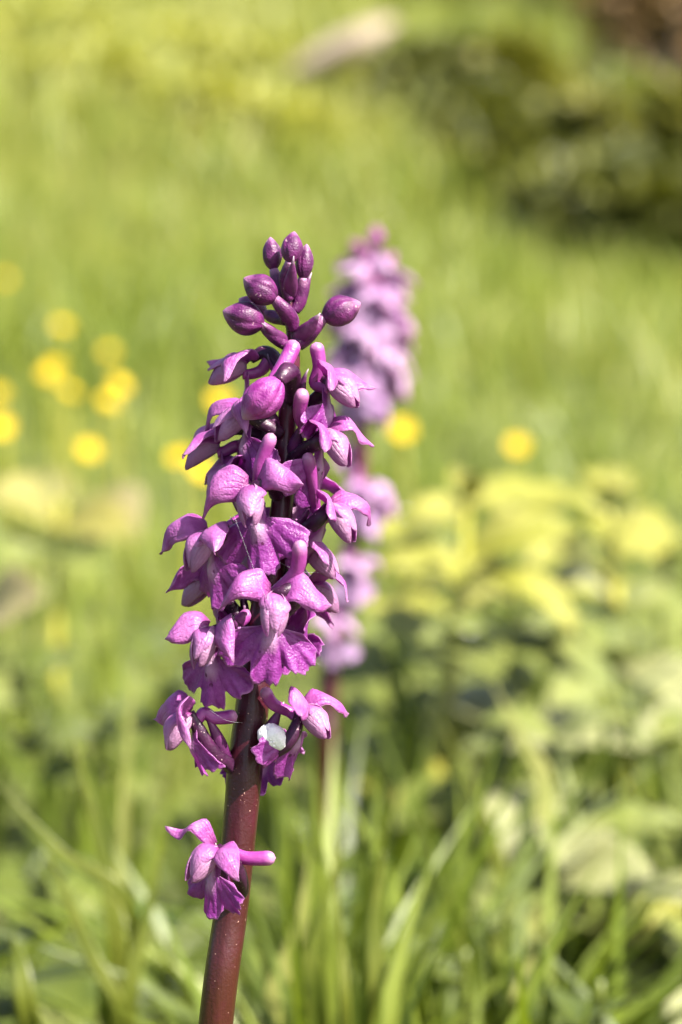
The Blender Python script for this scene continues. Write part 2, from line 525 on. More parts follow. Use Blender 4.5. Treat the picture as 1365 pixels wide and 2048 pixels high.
def wing(side, r, L=8.6, Wd=2.7, lift=2.4, droop=2.6, fwd=1.4, twist=.25):
    nu, nv = 15, 11
    u = np.linspace(0, 1, nu); v = np.linspace(-1, 1, nv)
    j = lambda s: r.normal(0, s)
    sw_ = min(max((fwd - 1.4) / 4.0, 0), 1)
    lat = L * (1 - .20 * sw_)
    c = spline([(side * .7, -.6, 1.5), (side * lat * .36, -.3 + fwd * .22 + j(.2), 1.5 + lift * .75 + j(.3)),
                (side * lat * .72, fwd * .62 + j(.3), 1.3 + lift * .6 + j(.4)), (side * lat * .98, fwd + j(.5), 1.4 - droop + j(.6))], nu)
    w = Wd * (np.sin(np.pi * np.clip(u * .93 + .10, 0, 1) ** .85) ** .75) * (1 - .0 * u)
    w[-1] = .10
    U, Vv = np.meshgrid(u, v, indexing='ij')
    tw = twist + .35 * U + j(.12)
    chord = np.stack([side * (.12 - .62 * sw_) * np.ones_like(U), np.cos(tw) * (1 - .2 * sw_), -np.sin(tw)], -1)
    ph = r.random() * 6
    curl = -.34 * Wd * Vv ** 2 * np.sin(np.pi * np.clip(U, 0, 1)) ** .6 + .34 * np.sin(U * 8 + ph) * Vv * np.abs(Vv) + .26 * np.sin(U * 17 + 2 * ph) * Vv ** 3 + .12 * np.sin(U * 6 + Vv * 4 + ph)
    nrmv = np.stack([np.zeros_like(U), np.sin(tw), np.cos(tw)], -1)
    G = c[:, None, :] + chord * (w[:, None] * v[None, :])[..., None] + nrmv * curl[..., None]
    return G, U, Vv

def hood(r, L=7.6, Wd=2.55, bend=2.4):
    nu, nv = 15, 13
    u = np.linspace(0, 1, nu); v = np.linspace(-1, 1, nv)
    j = lambda s: r.normal(0, s)
    c = spline([(0, -.7, 1.6), (j(.15), L * .28, 2.7 + j(.15)), (j(.2), L * .66, 2.2), (j(.3), L * .98, 2.0 - bend + j(.3))], nu)
    w = Wd * (np.sin(np.pi * np.clip(u * .90 + .12, 0, 1) ** .9) ** .65); w[-1] = .12
    U, Vv = np.meshgrid(u, v, indexing='ij')
    ang = Vv * 1.15
    T = np.gradient(c, axis=0); T /= np.linalg.norm(T, axis=1)[:, None]
    Nn = np.cross(np.array([1.0, 0, 0]), T)
    ph = r.random() * 6
    G = c[:, None, :] + np.array([1.0, 0, 0]) * (w[:, None] * np.sin(ang) / math.sin(1.15))[..., None] \
        - Nn[:, None, :] * (w[:, None] * (1 - np.cos(ang)) * .9 + .16 * np.sin(U * 9 + ph + 2 * Vv) * np.abs(Vv) + .10 * np.sin(U * 5 + 3 * Vv + ph))[..., None]
    return G, U, Vv

def inner(side, r, L=6.4, Wd=1.9):
    nu, nv = 12, 9
    u = np.linspace(0, 1, nu); v = np.linspace(-1, 1, nv)
    j = lambda s: r.normal(0, s)
    c = spline([(side * .8, -.2, .9), (side * 2.0, L * .35, .7 + j(.15)), (side * 1.7, L * .75, -.1), (side * .7, L, -1.1 + j(.2))], nu)
    w = Wd * np.sin(np.pi * np.clip(u * .9 + .1, 0, 1) ** .9) ** .7; w[-1] = .12
    U, Vv = np.meshgrid(u, v, indexing='ij')
    G = c[:, None, :] + np.array([0, .15, -1.0]) * (w[:, None] * v[None, :])[..., None] \
        - np.array([side * 1.0, 0, 0]) * (.45 * w[:, None] * v[None, :] ** 2)[..., None]
    return G, U, Vv

def lip(r, L=10.2, ang=100, fold=.5, curl=1.0, spread=1.0, neck=2.4):
    """fan-shaped three-lobed lip; ang = angle between the flower's axis and the lip"""
    nr, nt = 18, 61
    th = np.linspace(-1, 1, nt)
    half = R(82) * spread
    a = np.abs(th)
    mid = np.exp(-(th / .25) ** 4)
    side = np.exp(-((a - .62) / .36) ** 4)
    rad = .32 + .60 * mid * (1 - .13 * np.exp(-(th / .05) ** 2)) + .56 * side * (1 - .30 * np.clip(a - .6, 0, 1))
    rad = np.minimum(rad, .96) - .10 * np.exp(-((a - .30) / .04) ** 2)
    rag = .022 * np.sin(th * 37 + r.random() * 6) + .018 * np.sin(th * 71 + r.random() * 6) + .012 * np.sin(th * 113 + r.random() * 6)
    rad = rad + rag * (a > .08)
    rr = np.linspace(0, 1, nr) ** .85
    U, T = np.meshgrid(rr, th, indexing='ij')
    rho = (.10 + .90 * U) * rad[None, :] * L
    x = rho * np.sin(T * half) * 1.02 + np.sign(T) * .9 * (1 - U) * np.minimum(1, np.abs(T) * 2)
    y = rho * np.cos(T * half)
    ph, ph2 = r.random() * 6, r.random() * 6
    # out-of-plane: sides folded back, tip curled, frilled edge
    z = -fold * np.abs(x) ** 1.55 * .20 - curl * .022 * np.clip(y, 0, None) ** 2 * .6
    z += .62 * U ** 2.5 * np.sin(T * 9 + ph) + .34 * U ** 2.5 * np.sin(T * 21 + ph2) + .16 * U ** 3 * np.sin(T * 43 + ph)
    z += .7 * np.exp(-((y - 2.0) / 1.6) ** 2) * np.exp(-(x / 1.1) ** 2)
    z += .55 * np.exp(-((a - .27) / .07) ** 2)[None, :] * U ** 2 * -1
    an = R(ang)
    d = np.array([0, math.cos(an), -math.sin(an)]); n = np.array([0, math.sin(an), math.cos(an)])
    root = np.array([0, .3, -.3]) + d * neck
    G = root + x[..., None] * np.array([1.0, 0, 0]) + y[..., None] * d + z[..., None] * n
    s_ = np.linspace(0, 1, 4)[:-1]
    nx_ = np.stack([np.outer(1.1 + .25 * s_, th), np.zeros((3, nt)), np.outer(np.ones(3), -.5 * th ** 2)], -1)
    st = np.array([0, .3, -.3])
    NK = st + (root - st) * s_[:, None, None] + nx_[..., :1] * np.array([1.0, 0, 0]) + nx_[..., 2:] * n
    G[0] = G[0] * .4 + .6 * (root + np.outer(1.45 * th, np.array([1.0, 0, 0])) + np.outer(-.5 * th ** 2, n))
    G = np.concatenate([NK, G], 0)
    U = np.concatenate([np.zeros((3, nt)), U], 0); T = np.concatenate([T[:3], T], 0)
    return G, U, T

def bract_grid(base, tip, width, normal, bulge=.5, nu=11, nv=7):
    base, tip = np.asarray(base), np.asarray(tip)
    ax = tip - base; L = np.linalg.norm(ax); t = ax / L
    nn = nrm(normal - t * np.dot(normal, t)); s = np.cross(t, nn)
    u = np.linspace(0, 1, nu); v = np.linspace(-1, 1, nv)
    U, Vv = np.meshgrid(u, v, indexing='ij')
    w = width * (1 - u ** 1.6) * (.6 + .9 * u * (1 - u) * 2); w[-1] = width * .03
    G = base + ax * U[..., None] + s * (w[:, None] * v)[..., None] + nn * ((w[:, None] * v[None] ** 2) * bulge + L * .10 * np.sin(np.pi * U))[..., None]
    return G, U, Vv

def put(name, vfa, mat, parent, root_loc):
    V, F, at = vfa
    me = fast_mesh(name, np.asarray(V) - np.asarray(root_loc), F, at)
    return obj(name, me, mat, parent)

def make_flower(root, rl, origin, az, pitch, roll, scale, attach, spur_tip, seed, sep=None, lipk=None, hoodk=None, arch=1.0, bract=True, ov_via=None, spur_bend=None, label=None, pale=False):
    """origin, attach, spur_tip: world points. The flower mesh is its ovary; sub-parts hang under it."""
    r = np.random.default_rng(seed)
    M = frame(az, pitch, roll)
    k = scale * 1e-3
    W = lambda G: origin + (np.asarray(G) * k) @ M.T
    top = W((0, -1.1, 1.7)); back = W((0, -3.2, 2.6))
    midp = attach * .45 + back * .55 + UP * .0015 * arch + M[:, 1] * -.0004
    route = [attach, attach * .75 + midp * .25 + UP * .0004, midp, back, top] if ov_via is None else [attach] + [P(*q) for q in ov_via] + [W((0, -.6, 1.3))]
    ov = put('flower', tube(route, [.0012 * scale, .00115 * scale, .00125 * scale, .0012 * scale, .0007 * scale],
                            n=20, seg=12, rib=.07, ribn=3, twist=5), MATS['ovary2' if pale else 'ovary'], root, rl)
    if label: ov['label'] = label
    sk = sep or {'both': dict(fwd=4.6 if abs(az) > 30 else 2.0)}
    for side in (-1, 1):
        kw = dict(L=r.uniform(7.6, 9.2), Wd=r.uniform(2.1, 2.9), lift=r.uniform(1.4, 3.6), droop=r.uniform(-1.2, 3.2), twist=r.uniform(-.1, .5))
        kw.update(sk.get('both', {})); kw.update(sk.get(side, {}))
        G, U, Vv = wing(side, r, **kw)
        put('sepal', shell(W(G), .00018, U, Vv), MATS['sepal2' if pale else 'sepal'], ov, rl)
    hk = dict(L=r.uniform(5.8, 7.0), Wd=r.uniform(1.9, 2.35), bend=r.uniform(1.4, 3.0)); hk.update(hoodk or {})
    G, U, Vv = hood(r, **hk)
    put('hood', shell(W(G), .00018, U, Vv), MATS['sepal2' if pale else 'hood'], ov, rl)
    for side in (-1, 1):
        G, U, Vv = inner(side, r)
        put('petal', shell(W(G), .00018, U, Vv), MATS['petal'], ov, rl)
    G, U, Vv = lip(r, **(lipk or {}))
    put('lip', shell(W(G), .00018, U, Vv), MATS['lip2' if pale else 'lip'], ov, rl)
    # throat and spur
    thr = W((0, .6, -.5)); s0 = W((0, -.8, -.6)); s1 = W((0, -2.4, -.3))
    mid = (s1 + spur_tip) / 2 + (spur_bend if spur_bend is not None else -UP * .0006 + RIGHT * r.normal(0, .0011))
    put('spur', tube([thr, s0, s1, mid, spur_tip], round_radii(1.0, 1.42, 40) * 1e-3 * scale * r.uniform(.88, 1.05), n=30, seg=14, flat=.88, groove=.14, ref=-FWD, arc=True), MATS['spur'], ov, rl)
    if bract:
        tipb = attach * .25 + back * .75 + UP * .0012 + (-FWD) * .0012 + RIGHT * r.normal(0, .001)
        G, U, Vv = bract_grid(attach, tipb, .0016, nrm(-UP + RIGHT * r.normal(0, .4)), bulge=-.8)
        put('bract', shell(G, .00025, U, Vv), MATS['bract'], ov, rl)
    return ov

def make_bud(root, rl, base, tip, width, attach, seed, mat='bud', stalk_r=.00085, via=None, bract=None):
    r = np.random.default_rng(seed)
    base, tip = np.asarray(base), np.asarray(tip)
    ax = tip - base; L = np.linalg.norm(ax); t = ax / L
    a = nrm(np.cross(t, np.array([.3, .7, .2]))); b = np.cross(t, a)
    nu, nv = 26, 48
    V, U, Wv = [], [], []
    ph = -math.atan2(b.dot(-FWD), a.dot(-FWD)) + r.uniform(-.7, .7)
    for i in range(nu):
        s = i / (nu - 1)
        rad = width / 2 * (math.sin(math.pi * min(1, (s * .985 + .012)) ** .92) ** .62)
        if s > .62: rad *= 1 - .22 * ((s - .62) / .38) ** 1.3
        th = np.linspace(0, 2 * np.pi, nv, endpoint=False)
        tt = th + ph + .5 * s
        g = np.abs(np.sin(1.5 * tt))                       # three sepals meeting in seams
        dp = .13 if mat == 'bud' else .22
        rr = rad * (1.03 - dp + dp * np.clip(g, 0, .32) / .32 * (1 - .2 * s)) * (1 + .03 * np.sin(5 * th + 7 * s + ph) + (.03 * np.sin(9 * th + 5 * s) if mat != 'bud' else 0))
        V.append(base + ax * s + np.outer(rr * np.cos(th), a) + np.outer(rr * np.sin(th), b))
        U += [s] * nv; Wv += list(np.cos(th))
    V = np.vstack(V)
    F = []
    for i in range(nu - 1):
        for j in range(nv):
            kk = (j + 1) % nv
            F.append((i * nv + j, i * nv + kk, (i + 1) * nv + kk, (i + 1) * nv + j))
    bd = put('bud', (V, np.array(F), {'pu': U, 'pv': Wv}), MATS[mat], root, rl)
    inside = base + ax * .06
    mids = via if via is not None else [attach * .5 + base * .5 - UP * .0006]
    put('stalk', tube([attach] + list(mids) + [inside], [stalk_r * 1.1, stalk_r * 1.2, stalk_r * 1.35, stalk_r * 1.2, stalk_r * .8], n=18, seg=12, rib=.08, ribn=3, twist=6), MATS['bud'] if mat == 'bud' else MATS['ovary'], bd, rl)
    if bract is not None:
        G, Ub, Vb = bract_grid(attach, bract, stalk_r * 1.7, nrm(-FWD - UP * .3), bulge=-.6)
        put('bract', shell(G, .00025, Ub, Vb), MATS['bract'], bd, rl)
    return bd

# ------------------------------------------------------------------ main orchid
STEM = [(2048, 432, 69), (1830, 461, 68), (1620, 483, 69), (1540, 490, 72), (1400, 506, 67), (1300, 515, 60), (1200, 532, 54), (1080, 556, 48), (980, 567, 43), (880, 573, 40),
        (780, 579, 35), (720, 587, 27), (660, 584, 23), (610, 579, 18), (560, 582, 12)]
_sy = np.array([s[0] for s in STEM][::-1], float); _sx = np.array([s[1] for s in STEM][::-1], float); _sw = np.array([s[2] for s in STEM][::-1], float)
sx = lambda y: float(np.interp(y, _sy, _sx))
sw = lambda y: float(np.interp(y, _sy, _sw))

p_low = P(432, 2048)
root_loc = np.array([p_low[0] - .010, p_low[1] + .004, 0.0])
orchid = empty('orchid', root_loc, 'tall purple orchid in sharp focus on a dark red stem with foam', 'orchid', None)
rl = root_loc
cpts = [root_loc + (0, 0, -.006), root_loc + (.0005, -.001, .045), root_loc * .45 + p_low * .55 + (-.001, 0, .012)] + [P(x, y) for (y, x, w) in STEM]
crad = [.0034, .0033, .0031] + [w * MMPX / 2 for (_, _, w) in STEM]
put('stem', tube(cpts, crad, n=110, seg=28, rib=.018, ribn=7, ref=-FWD), MATS['stem'], orchid, rl)

leafm = leaf_mat('orchid_leaf', (.05, .10, .02), (.09, .15, .03), .35, .3)
MATS['orchid_leaf'] = leafm
def big_leaf(base, tip, width, normal, sag, mat, parent, rlc, name='leaf', serr=0.0, nser=14, fold=.25, nu=27, nv=11, tipw=1.0, pw=.85, thick=.0004):
    base, tip = np.asarray(base, float), np.asarray(tip, float)
    ax = tip - base; L = np.linalg.norm(ax); t = ax / L
    nn = nrm(np.asarray(normal, float) - t * np.dot(normal, t)); s = np.cross(t, nn)
    u = np.linspace(0, 1, nu); v = np.linspace(-1, 1, nv)
    U, Vv = np.meshgrid(u, v, indexing='ij')
    w = width / 2 * np.sin(np.pi * np.clip(u * .97 + .03, 0, 1) ** pw) ** .8
    w = np.maximum(w, width * .02)
    w = w * (1 + serr * (np.abs(((u * nser) % 1) - .5) * 2 - .5))
    G = base + ax * U[..., None] + s * (w[:, None] * v)[..., None] + nn * (sag * L * np.sin(np.pi * U * .9) + fold * w[:, None] * np.abs(v)[None])[..., None]
    return put(name, shell(G, thick, U, Vv), mat, parent, rlc)
for a_, l_ in ((20, .10), (110, .085), (200, .095), (290, .08), (335, .06)):
    d_ = np.array([math.cos(R(a_)), math.sin(R(a_)), 0])
    big_leaf(root_loc + d_ * .002 + (0, 0, .004), root_loc + d_ * l_ + (0, 0, .02), .022, (0, 0, 1), .22, leafm, orchid, rl, serr=0)

def FL(px, py, az, pitch, roll=0, sc=1.0, dz=0, ay=None, adx=0, spur=(0, 0, 0), seed=0, **kw):
    ay = ay or py + 30
    sgn = 1 if px > sx(ay) else -1
    att = P(sx(ay) + sgn * sw(ay) * .36 + adx, ay, 1.2 if dz > 0 else -.8)
    return make_flower(orchid, rl, P(px, py, dz), az, pitch, roll, sc, att, P(*spur), seed, **kw)

FL(492, 742, -80, 8, 0, .98, -3, 775, spur=(548, 700, -3), seed=1, lipk=dict(ang=88, L=8))
FL(494, 838, -60, 22, 0, 1.0, 1, 868, spur=(545, 800, -5), seed=2, lipk=dict(ang=62, fold=.7, L=8.5), sep={'both': dict(fwd=4.6), -1: dict(droop=3.5)}, ov_via=[(540, 855, 2), (508, 835, 2)])
FL(440, 898, -88, 16, 0, .98, -4, 915, spur=(520, 870, -5), seed=3, lipk=dict(ang=85, L=9, fold=.8))
FL(510, 990, -10, 36, -8, 1.03, 10, 985, spur=(546, 866, 10), seed=4, lipk=dict(ang=50, L=10.0, fold=.35, neck=3), ov_via=[(556, 985, 4), (543, 966, 8), (526, 970, 11)])
FL(424, 1082, -48, 34, 0, 1.03, 6, 1100, spur=(500, 1030, 1), seed=5, lipk=dict(ang=58, L=8.8, fold=.8), ov_via=[(510, 1088, 4), (458, 1068, 7), (436, 1072, 8)])
FL(425, 1170, -112, 24, 0, .95, -4, 1262, spur=(470, 1120, -6), seed=6, lipk=dict(ang=80, L=7.5, fold=.9), ov_via=[(488, 1245, -1), (458, 1210, -2), (438, 1180, -3)])
FL(548, 1205, 2, 36, 8, 1.08, 11, 1232, adx=4, spur=(601, 1080, 13), seed=7, lipk=dict(ang=50, L=9.6, fold=.28, neck=3), ov_via=[(562, 1228, 5), (590, 1200, 8), (584, 1180, 11), (564, 1186, 12)])
FL(428, 1272, -34, 36, 4, 1.0, 7, 1300, spur=(500, 1225, 0), seed=8, lipk=dict(ang=52, L=9, fold=.45, neck=3), ov_via=[(490, 1288, 4), (460, 1270, 7), (442, 1272, 8)])
FL(385, 1440, -72, 38, 0, .95, 5, 1538, spur=(476, 1432, 4), seed=9, lipk=dict(ang=55, L=7.5, fold=1.3, curl=2.2, spread=.7), ov_via=[(458, 1528, 2), (425, 1504, 4), (400, 1462, 5)])
FL(602, 1432, 58, 22, 0, .95, 4, 1505, spur=(527, 1376, 5), seed=10, lipk=dict(ang=82, L=9.5, fold=.8), ov_via=[(535, 1508, 3), (572, 1490, 5), (592, 1458, 5)])
FL(432, 1712, -46, 22, 12, 1.0, 9, 1792, adx=8, spur=(552, 1716, 8), seed=11, lipk=dict(ang=68, L=8.2, fold=.4), sep={'both': dict(fwd=3), 1: dict(lift=5, droop=-3.5, Wd=1.9), -1: dict(lift=1, droop=3.4, Wd=2.6)}, ov_via=[(482, 1785, 3), (480, 1752, 7), (458, 1716, 10)])
FL(655, 772, 62, 22, 0, .98, 4, 828, spur=(632, 684, 4), seed=12, lipk=dict(ang=66, L=8.5, fold=.6), ov_via=[(604, 822, 0), (630, 800, 1), (648, 782, 3)])
FL(645, 880, 58, 30, 0, 1.0, 5, 922, spur=(606, 778, 9), seed=13, lipk=dict(ang=70, L=9.5, fold=.8), ov_via=[(590, 915, 2), (612, 897, 4), (634, 884, 6)])
FL(655, 1028, 60, 32, 0, 1.0, 4, 1082, spur=(614, 905, 7), seed=14, lipk=dict(ang=85, L=10.5, fold=.8), ov_via=[(592, 1072, 2), (618, 1054, 4), (642, 1034, 5)])
FL(618, 1185, 118, 22, 0, .95, -5, 1220, spur=(575, 1130, -8), seed=15, lipk=dict(ang=80, L=8.5, fold=.7))
FL(612, 1112, 84, 26, 0, .92, 0, 1150, spur=(582, 1040, -3), seed=22, lipk=dict(ang=72, L=8.5, fold=.7))
FL(474, 950, -72, 26, 0, .92, -2, 985, spur=(530, 900, -4), seed=23, lipk=dict(ang=70, L=8.5, fold=.7))
FL(596, 985, 150, 20, 0, .95, -9, 1010, spur=(588, 930, -6), seed=16)
FL(520, 1120, -150, 22, 0, .95, -10, 1150, spur=(545, 1060, -7), seed=18)
FL(580, 1240, 165, 20, 0, .9, -9, 1265, spur=(560, 1180, -7), seed=19)
FL(535, 1500, 160, 30, 0, .8, -8, 1525, spur=(520, 1450, -7), seed=21)

# opening bud with its spur
ob = make_bud(orchid, rl, P(562, 760, 10), P(486, 838, 10), .0058, P(585, 800, 1.5), 31, 'openbud', .0012, via=[P(584, 770, 4), P(580, 745, 7), P(568, 750, 9)])
put('spur', tube([P(548, 765, 7), P(560, 745, 6), P(578, 712, 5), P(591, 680, 4)], round_radii(.0014, .0015), n=18, seg=14, flat=.9, groove=.15, ref=-FWD), MATS['spur'], ob, rl)
# closed buds at the top
make_bud(orchid, rl, P(548, 541, 0), P(541, 474, 0), .0031, P(574, 612, 0), 41, via=[P(568, 590, 0), P(556, 562, 0)])
make_bud(orchid, rl, P(580, 526, 4), P(589, 463, 3), .0034, P(578, 600, 1), 42, via=[P(570, 560, 2), P(577, 540, 3)], bract=P(588, 512, 6))
make_bud(orchid, rl, P(606, 559, 1), P(614, 488, 1), .0029, P(588, 622, 0), 43, via=[P(600, 600, 0)], bract=P(624, 545, 0))
make_bud(orchid, rl, P(553, 600, 4), P(488, 556, 5), .0048, P(586, 656, 1), 44, via=[P(582, 640, 2), P(568, 618, 4)], stalk_r=.0010)
make_bud(orchid, rl, P(528, 650, 3), P(446, 622, 4), .0053, P(572, 690, 1), 45, via=[P(556, 680, 2), P(540, 664, 3)], bract=P(524, 646, 5))
make_bud(orchid, rl, P(532, 628, -4), P(478, 598, -5), .0036, P(574, 640, -1), 46, via=[P(555, 636, -3)])
make_bud(orchid, rl, P(645, 636, 2), P(722, 606, 2), .0049, P(594, 690, 1), 47, via=[P(608, 676, 1), P(628, 655, 2)], bract=P(641, 626, 5), stalk_r=.0011)

# ------------------------------------------------------------------ foam in the lower right flower
def icos(c, r, sub=1):
    t = (1 + 5 ** .5) / 2
    v = np.array([(-1, t, 0), (1, t, 0), (-1, -t, 0), (1, -t, 0), (0, -1, t), (0, 1, t), (0, -1, -t), (0, 1, -t), (t, 0, -1), (t, 0, 1), (-t, 0, -1), (-t, 0, 1)], float)
    f = np.array([(0, 11, 5), (0, 5, 1), (0, 1, 7), (0, 7, 10), (0, 10, 11), (1, 5, 9), (5, 11, 4), (11, 10, 2), (10, 7, 6), (7, 1, 8), (3, 9, 4), (3, 4, 2), (3, 2, 6), (3, 6, 8), (3, 8, 9), (4, 9, 5), (2, 4, 11), (6, 2, 10), (8, 6, 7), (9, 8, 1)])
    v /= np.linalg.norm(v, axis=1)[:, None]
    for _ in range(sub):
        vl = list(v); cache = {}; nf = []
        def m(a, b):
            k = (min(a, b), max(a, b))
            if k not in cache:
                vl.append(nrm(vl[a] + vl[b])); cache[k] = len(vl) - 1
            return cache[k]
        for a, b, c2 in f:
            x, y, z = m(a, b), m(b, c2), m(c2, a)
            nf += [(a, x, z), (b, y, x), (c2, z, y), (x, y, z)]
        v = np.array(vl); f = np.array(nf)
    return np.asarray(c) + v * r, f
fp = []
v, f = icos((0, 0, 0), 1, 4)
lump = 1 + .08 * np.sin(4 * v[:, 0] + 1) * np.sin(3 * v[:, 1]) + .025 * np.sin(11 * v[:, 0] + 3 * v[:, 2]) * np.cos(9 * v[:, 1])
vb = v * lump[:, None] * np.array([32, 27, 24])
ca, sa = math.cos(.35), math.sin(.35)
to_w = lambda q: P(546 + q[0] * ca + q[1] * sa * .6, 1474 - (-q[0] * sa + q[1] * ca), 5.2 + q[2] * .08)
fp.append((np.array([to_w(q) for q in vb]), f, {}))
for i in range(150):
    d_ = nrm(rng.normal(0, 1, 3))
    if d_[2] < -.2: continue
    q = d_ * np.array([29, 25, 22]) * rng.uniform(.95, 1.0)
    v, f = icos(to_w(q), rng.uniform(.00012, .00024), 2)
    fp.append((v, f, {}))
V, F, at = join(fp)
t = NT('foam_white')
vo = t.new('ShaderNodeTexVoronoi'); vo.inputs['Scale'].default_value = 2600
t.link(t.pos(), vo.inputs['Vector'])
foam_m = t.finish(t.mix(t.ramp(vo.outputs['Distance'], [(.1, (0,) * 3), (.6, (1,) * 3)]), (.70, .68, .69), (.80, .79, .79)), .55, .4, t.bump(vo.outputs['Distance'], .3, .0001), trans=.15, tcol=(.7, .7, .7))
foam = obj('spittle_foam', fast_mesh('spittle_foam', V, F), foam_m)
tag(foam, 'blob of white bubbly foam on the orchid stem beside a flower', 'foam')

# ------------------------------------------------------------------ second orchid behind
S2 = [(455, 752), (560, 742), (700, 738), (850, 726), (1000, 716), (1150, 692), (1300, 668), (1420, 655)]
T2 = .76
A2 = lambda px, py, dz=0: A(px, py, T2 - dz * 1e-3)
b2 = A2(652, 1500)
rl2 = np.array([b2[0] - .006, b2[1] + .02, 0.0])
orchid2 = empty('orchid', rl2, 'blurred paler orchid standing behind the sharp one', 'orchid')
put('stem', tube([rl2 + (0, 0, -.006), rl2 * .5 + b2 * .5, b2] + [A2(x, y) for (y, x) in S2[::-1]],
                 [.0034, .0033, .0032, .0031, .003, .0028, .0025, .0022, .0018, .0013, .0009], n=50, seg=14, ref=-FWD), MATS['stem'], orchid2, rl2)
s2x = lambda y: float(np.interp(y, [s[0] for s in S2], [s[1] for s in S2]))
make_bud(orchid2, rl2, A2(752, 495, 1), A2(752, 452, 1), .0046, A2(748, 540), 61, 'openbud')
make_bud(orchid2, rl2, A2(728, 505, 1), A2(700, 484, 1), .0040, A2(744, 545), 62, 'openbud')
make_bud(orchid2, rl2, A2(770, 535, 1), A2(790, 505, 1), .0036, A2(746, 570), 63, 'openbud')
i2 = 0
for yy in [530, 548, 566, 584, 600, 616, 632, 648, 664, 680, 696, 712, 728, 744, 758, 772, 860, 990, 1010, 1140, 1260]:
    az = (i2 * 137.5 + 20) % 360 - 180
    if yy > 900: az = [20, 80, 25, -10][[990, 1010, 1140, 1260].index(yy)]
    rad = 4.6 + 2.2 * min(1, (yy - 520) / 150)
    o_ = A2(s2x(yy) + rad * math.sin(R(az)) / 1000 / MMPX * D0 / T2, yy, rad * math.cos(R(az)))
    att = A2(s2x(yy + 15), yy + 15, math.cos(R(az)) * 1.5)
    M = frame(az, 25, 0)
    spt = o_ + UP * .006 - M[:, 1] * .006
    make_flower(orchid2, rl2, o_, az, 25, 0, 1.2 if yy < 900 else 1.0, att, spt, 200 + i2, bract=False, pale=True, lipk=dict(ang=65))
    i2 += 1
for a_, l_ in ((60, .09), (170, .085), (280, .08)):
    d_ = np.array([math.cos(R(a_)), math.sin(R(a_)), 0])
    big_leaf(rl2 + d_ * .002 + (0, 0, .004), rl2 + d_ * l_ + (0, 0, .02), .02, (0, 0, 1), .22, leafm, orchid2, rl2)

# ------------------------------------------------------------------ leafy plants at the right
MATS['nettle_yellow'] = leaf_mat('leaf_yellow_green', (.22, .225, .020), (.33, .315, .06), .5, .33)
MATS['nettle_green'] = leaf_mat('leaf_green', (.13, .165, .028), (.21, .23, .055), .45, .35, spec=.45)
MATS['leaf_grey'] = leaf_mat('leaf_grey_green', (.20, .21, .08), (.29, .295, .13), .45, .28, spec=.5)
MATS['herb_green'] = leaf_mat('herb_green', (.065, .092, .011), (.12, .15, .018), .42, .38)
MATS['leaf_olive'] = leaf_mat('leaf_olive', (.17, .17, .03), (.25, .22, .05), .5, .3)
MATS['leaf_tan'] = leaf_mat('leaf_tan_dry', (.22, .19, .08), (.30, .26, .12), .6, .3, (1.1, 1.0, .7))
MATS['herb_stem'] = flesh_mat('herb_stem', (.25, .245, .025), (.33, .30, .045), .45, scale=90)

MATS['herb_stem_green'] = flesh_mat('herb_stem_green', (.07, .09, .012), (.11, .13, .02), .45, scale=90)
def plant(name, base, label, cat, stem_pts, stem_r, leaves, leafmat, group=None, serr=.12, wk=.72):
    base = np.asarray(base)
    e = empty(name, base, label, cat, group)
    if stem_pts is not None:
        put('stem', tube(stem_pts, stem_r, n=24, seg=10), MATS['herb_stem_green' if group else 'herb_stem'], e, base)
    for lf in leaves:
        b_, t_, w_, nrml, sag = lf[:5]
        m_ = MATS[lf[5]] if len(lf) > 5 else MATS[leafmat]
        big_leaf(b_, t_, w_ * wk, nrml, sag, m_, e, base, serr=serr, nser=13, nu=53, nv=9, fold=.28)
    return e

TN = .93
N_ = lambda px, py, dz=0: A(px, py, TN - dz * .01)     # dz in cm towards the camera
upn = (0.1, -.25, 1.0)
nb = N_(850, 1700); nb[2] = 0
plant('nettle', nb, 'young yellow-green nettle with arching leaves beside the blurred orchid', 'nettle',
      [nb + (0, 0, -.005), N_(858, 1640), N_(878, 1500), N_(905, 1300), N_(925, 1120), N_(932, 985)], [.0042, .0042, .0038, .0032, .0026, .0018],
      [(N_(930, 1125), N_(745, 1150, 1), .026, (0, -.5, 1), .14, 'nettle_yellow'),
       (N_(930, 1115), N_(1165, 1075, 0), .030, (0, -.6, 1), .16, 'nettle_yellow'),
       (N_(930, 1140), N_(1165, 1310, 2), .024, (.5, -.6, 1), .20, 'nettle_yellow'),
       (N_(930, 1120, .2), N_(905, 1180, 4), .026, (0, -.6, 1), .12, 'nettle_yellow'),
       (N_(931, 1010), N_(1110, 1010, -2), .024, (0, -.5, 1), .14, 'nettle_yellow'),
       (N_(931, 1010), N_(805, 1060, 1), .020, (0, -.5, 1), .14, 'nettle_yellow'),
       (N_(932, 990), N_(905, 935, -1), .012, (0, -1, .3), .05, 'nettle_yellow'),
       (N_(932, 990), N_(965, 945, 1), .012, (0, -1, .3), .05, 'nettle_yellow'),
       (N_(905, 1300), N_(1260, 1420, 2), .040, (.25, -.4, 1), .16, 'nettle_green'),
       (N_(905, 1300), N_(690, 1290, 1), .034, (-.2, -.4, 1), .18, 'nettle_green'),
       (N_(905, 1310), N_(1000, 1370, 5), .034, (0, -.3, 1), .10, 'nettle_green'),
       (N_(862, 1620), N_(700, 1560, 2), .008, (0, -1, .4), .04, 'nettle_yellow'),
       (N_(868, 1560), N_(960, 1400, 1), .010, (0, -1, .4), .05, 'nettle_yellow')], 'nettle_yellow')

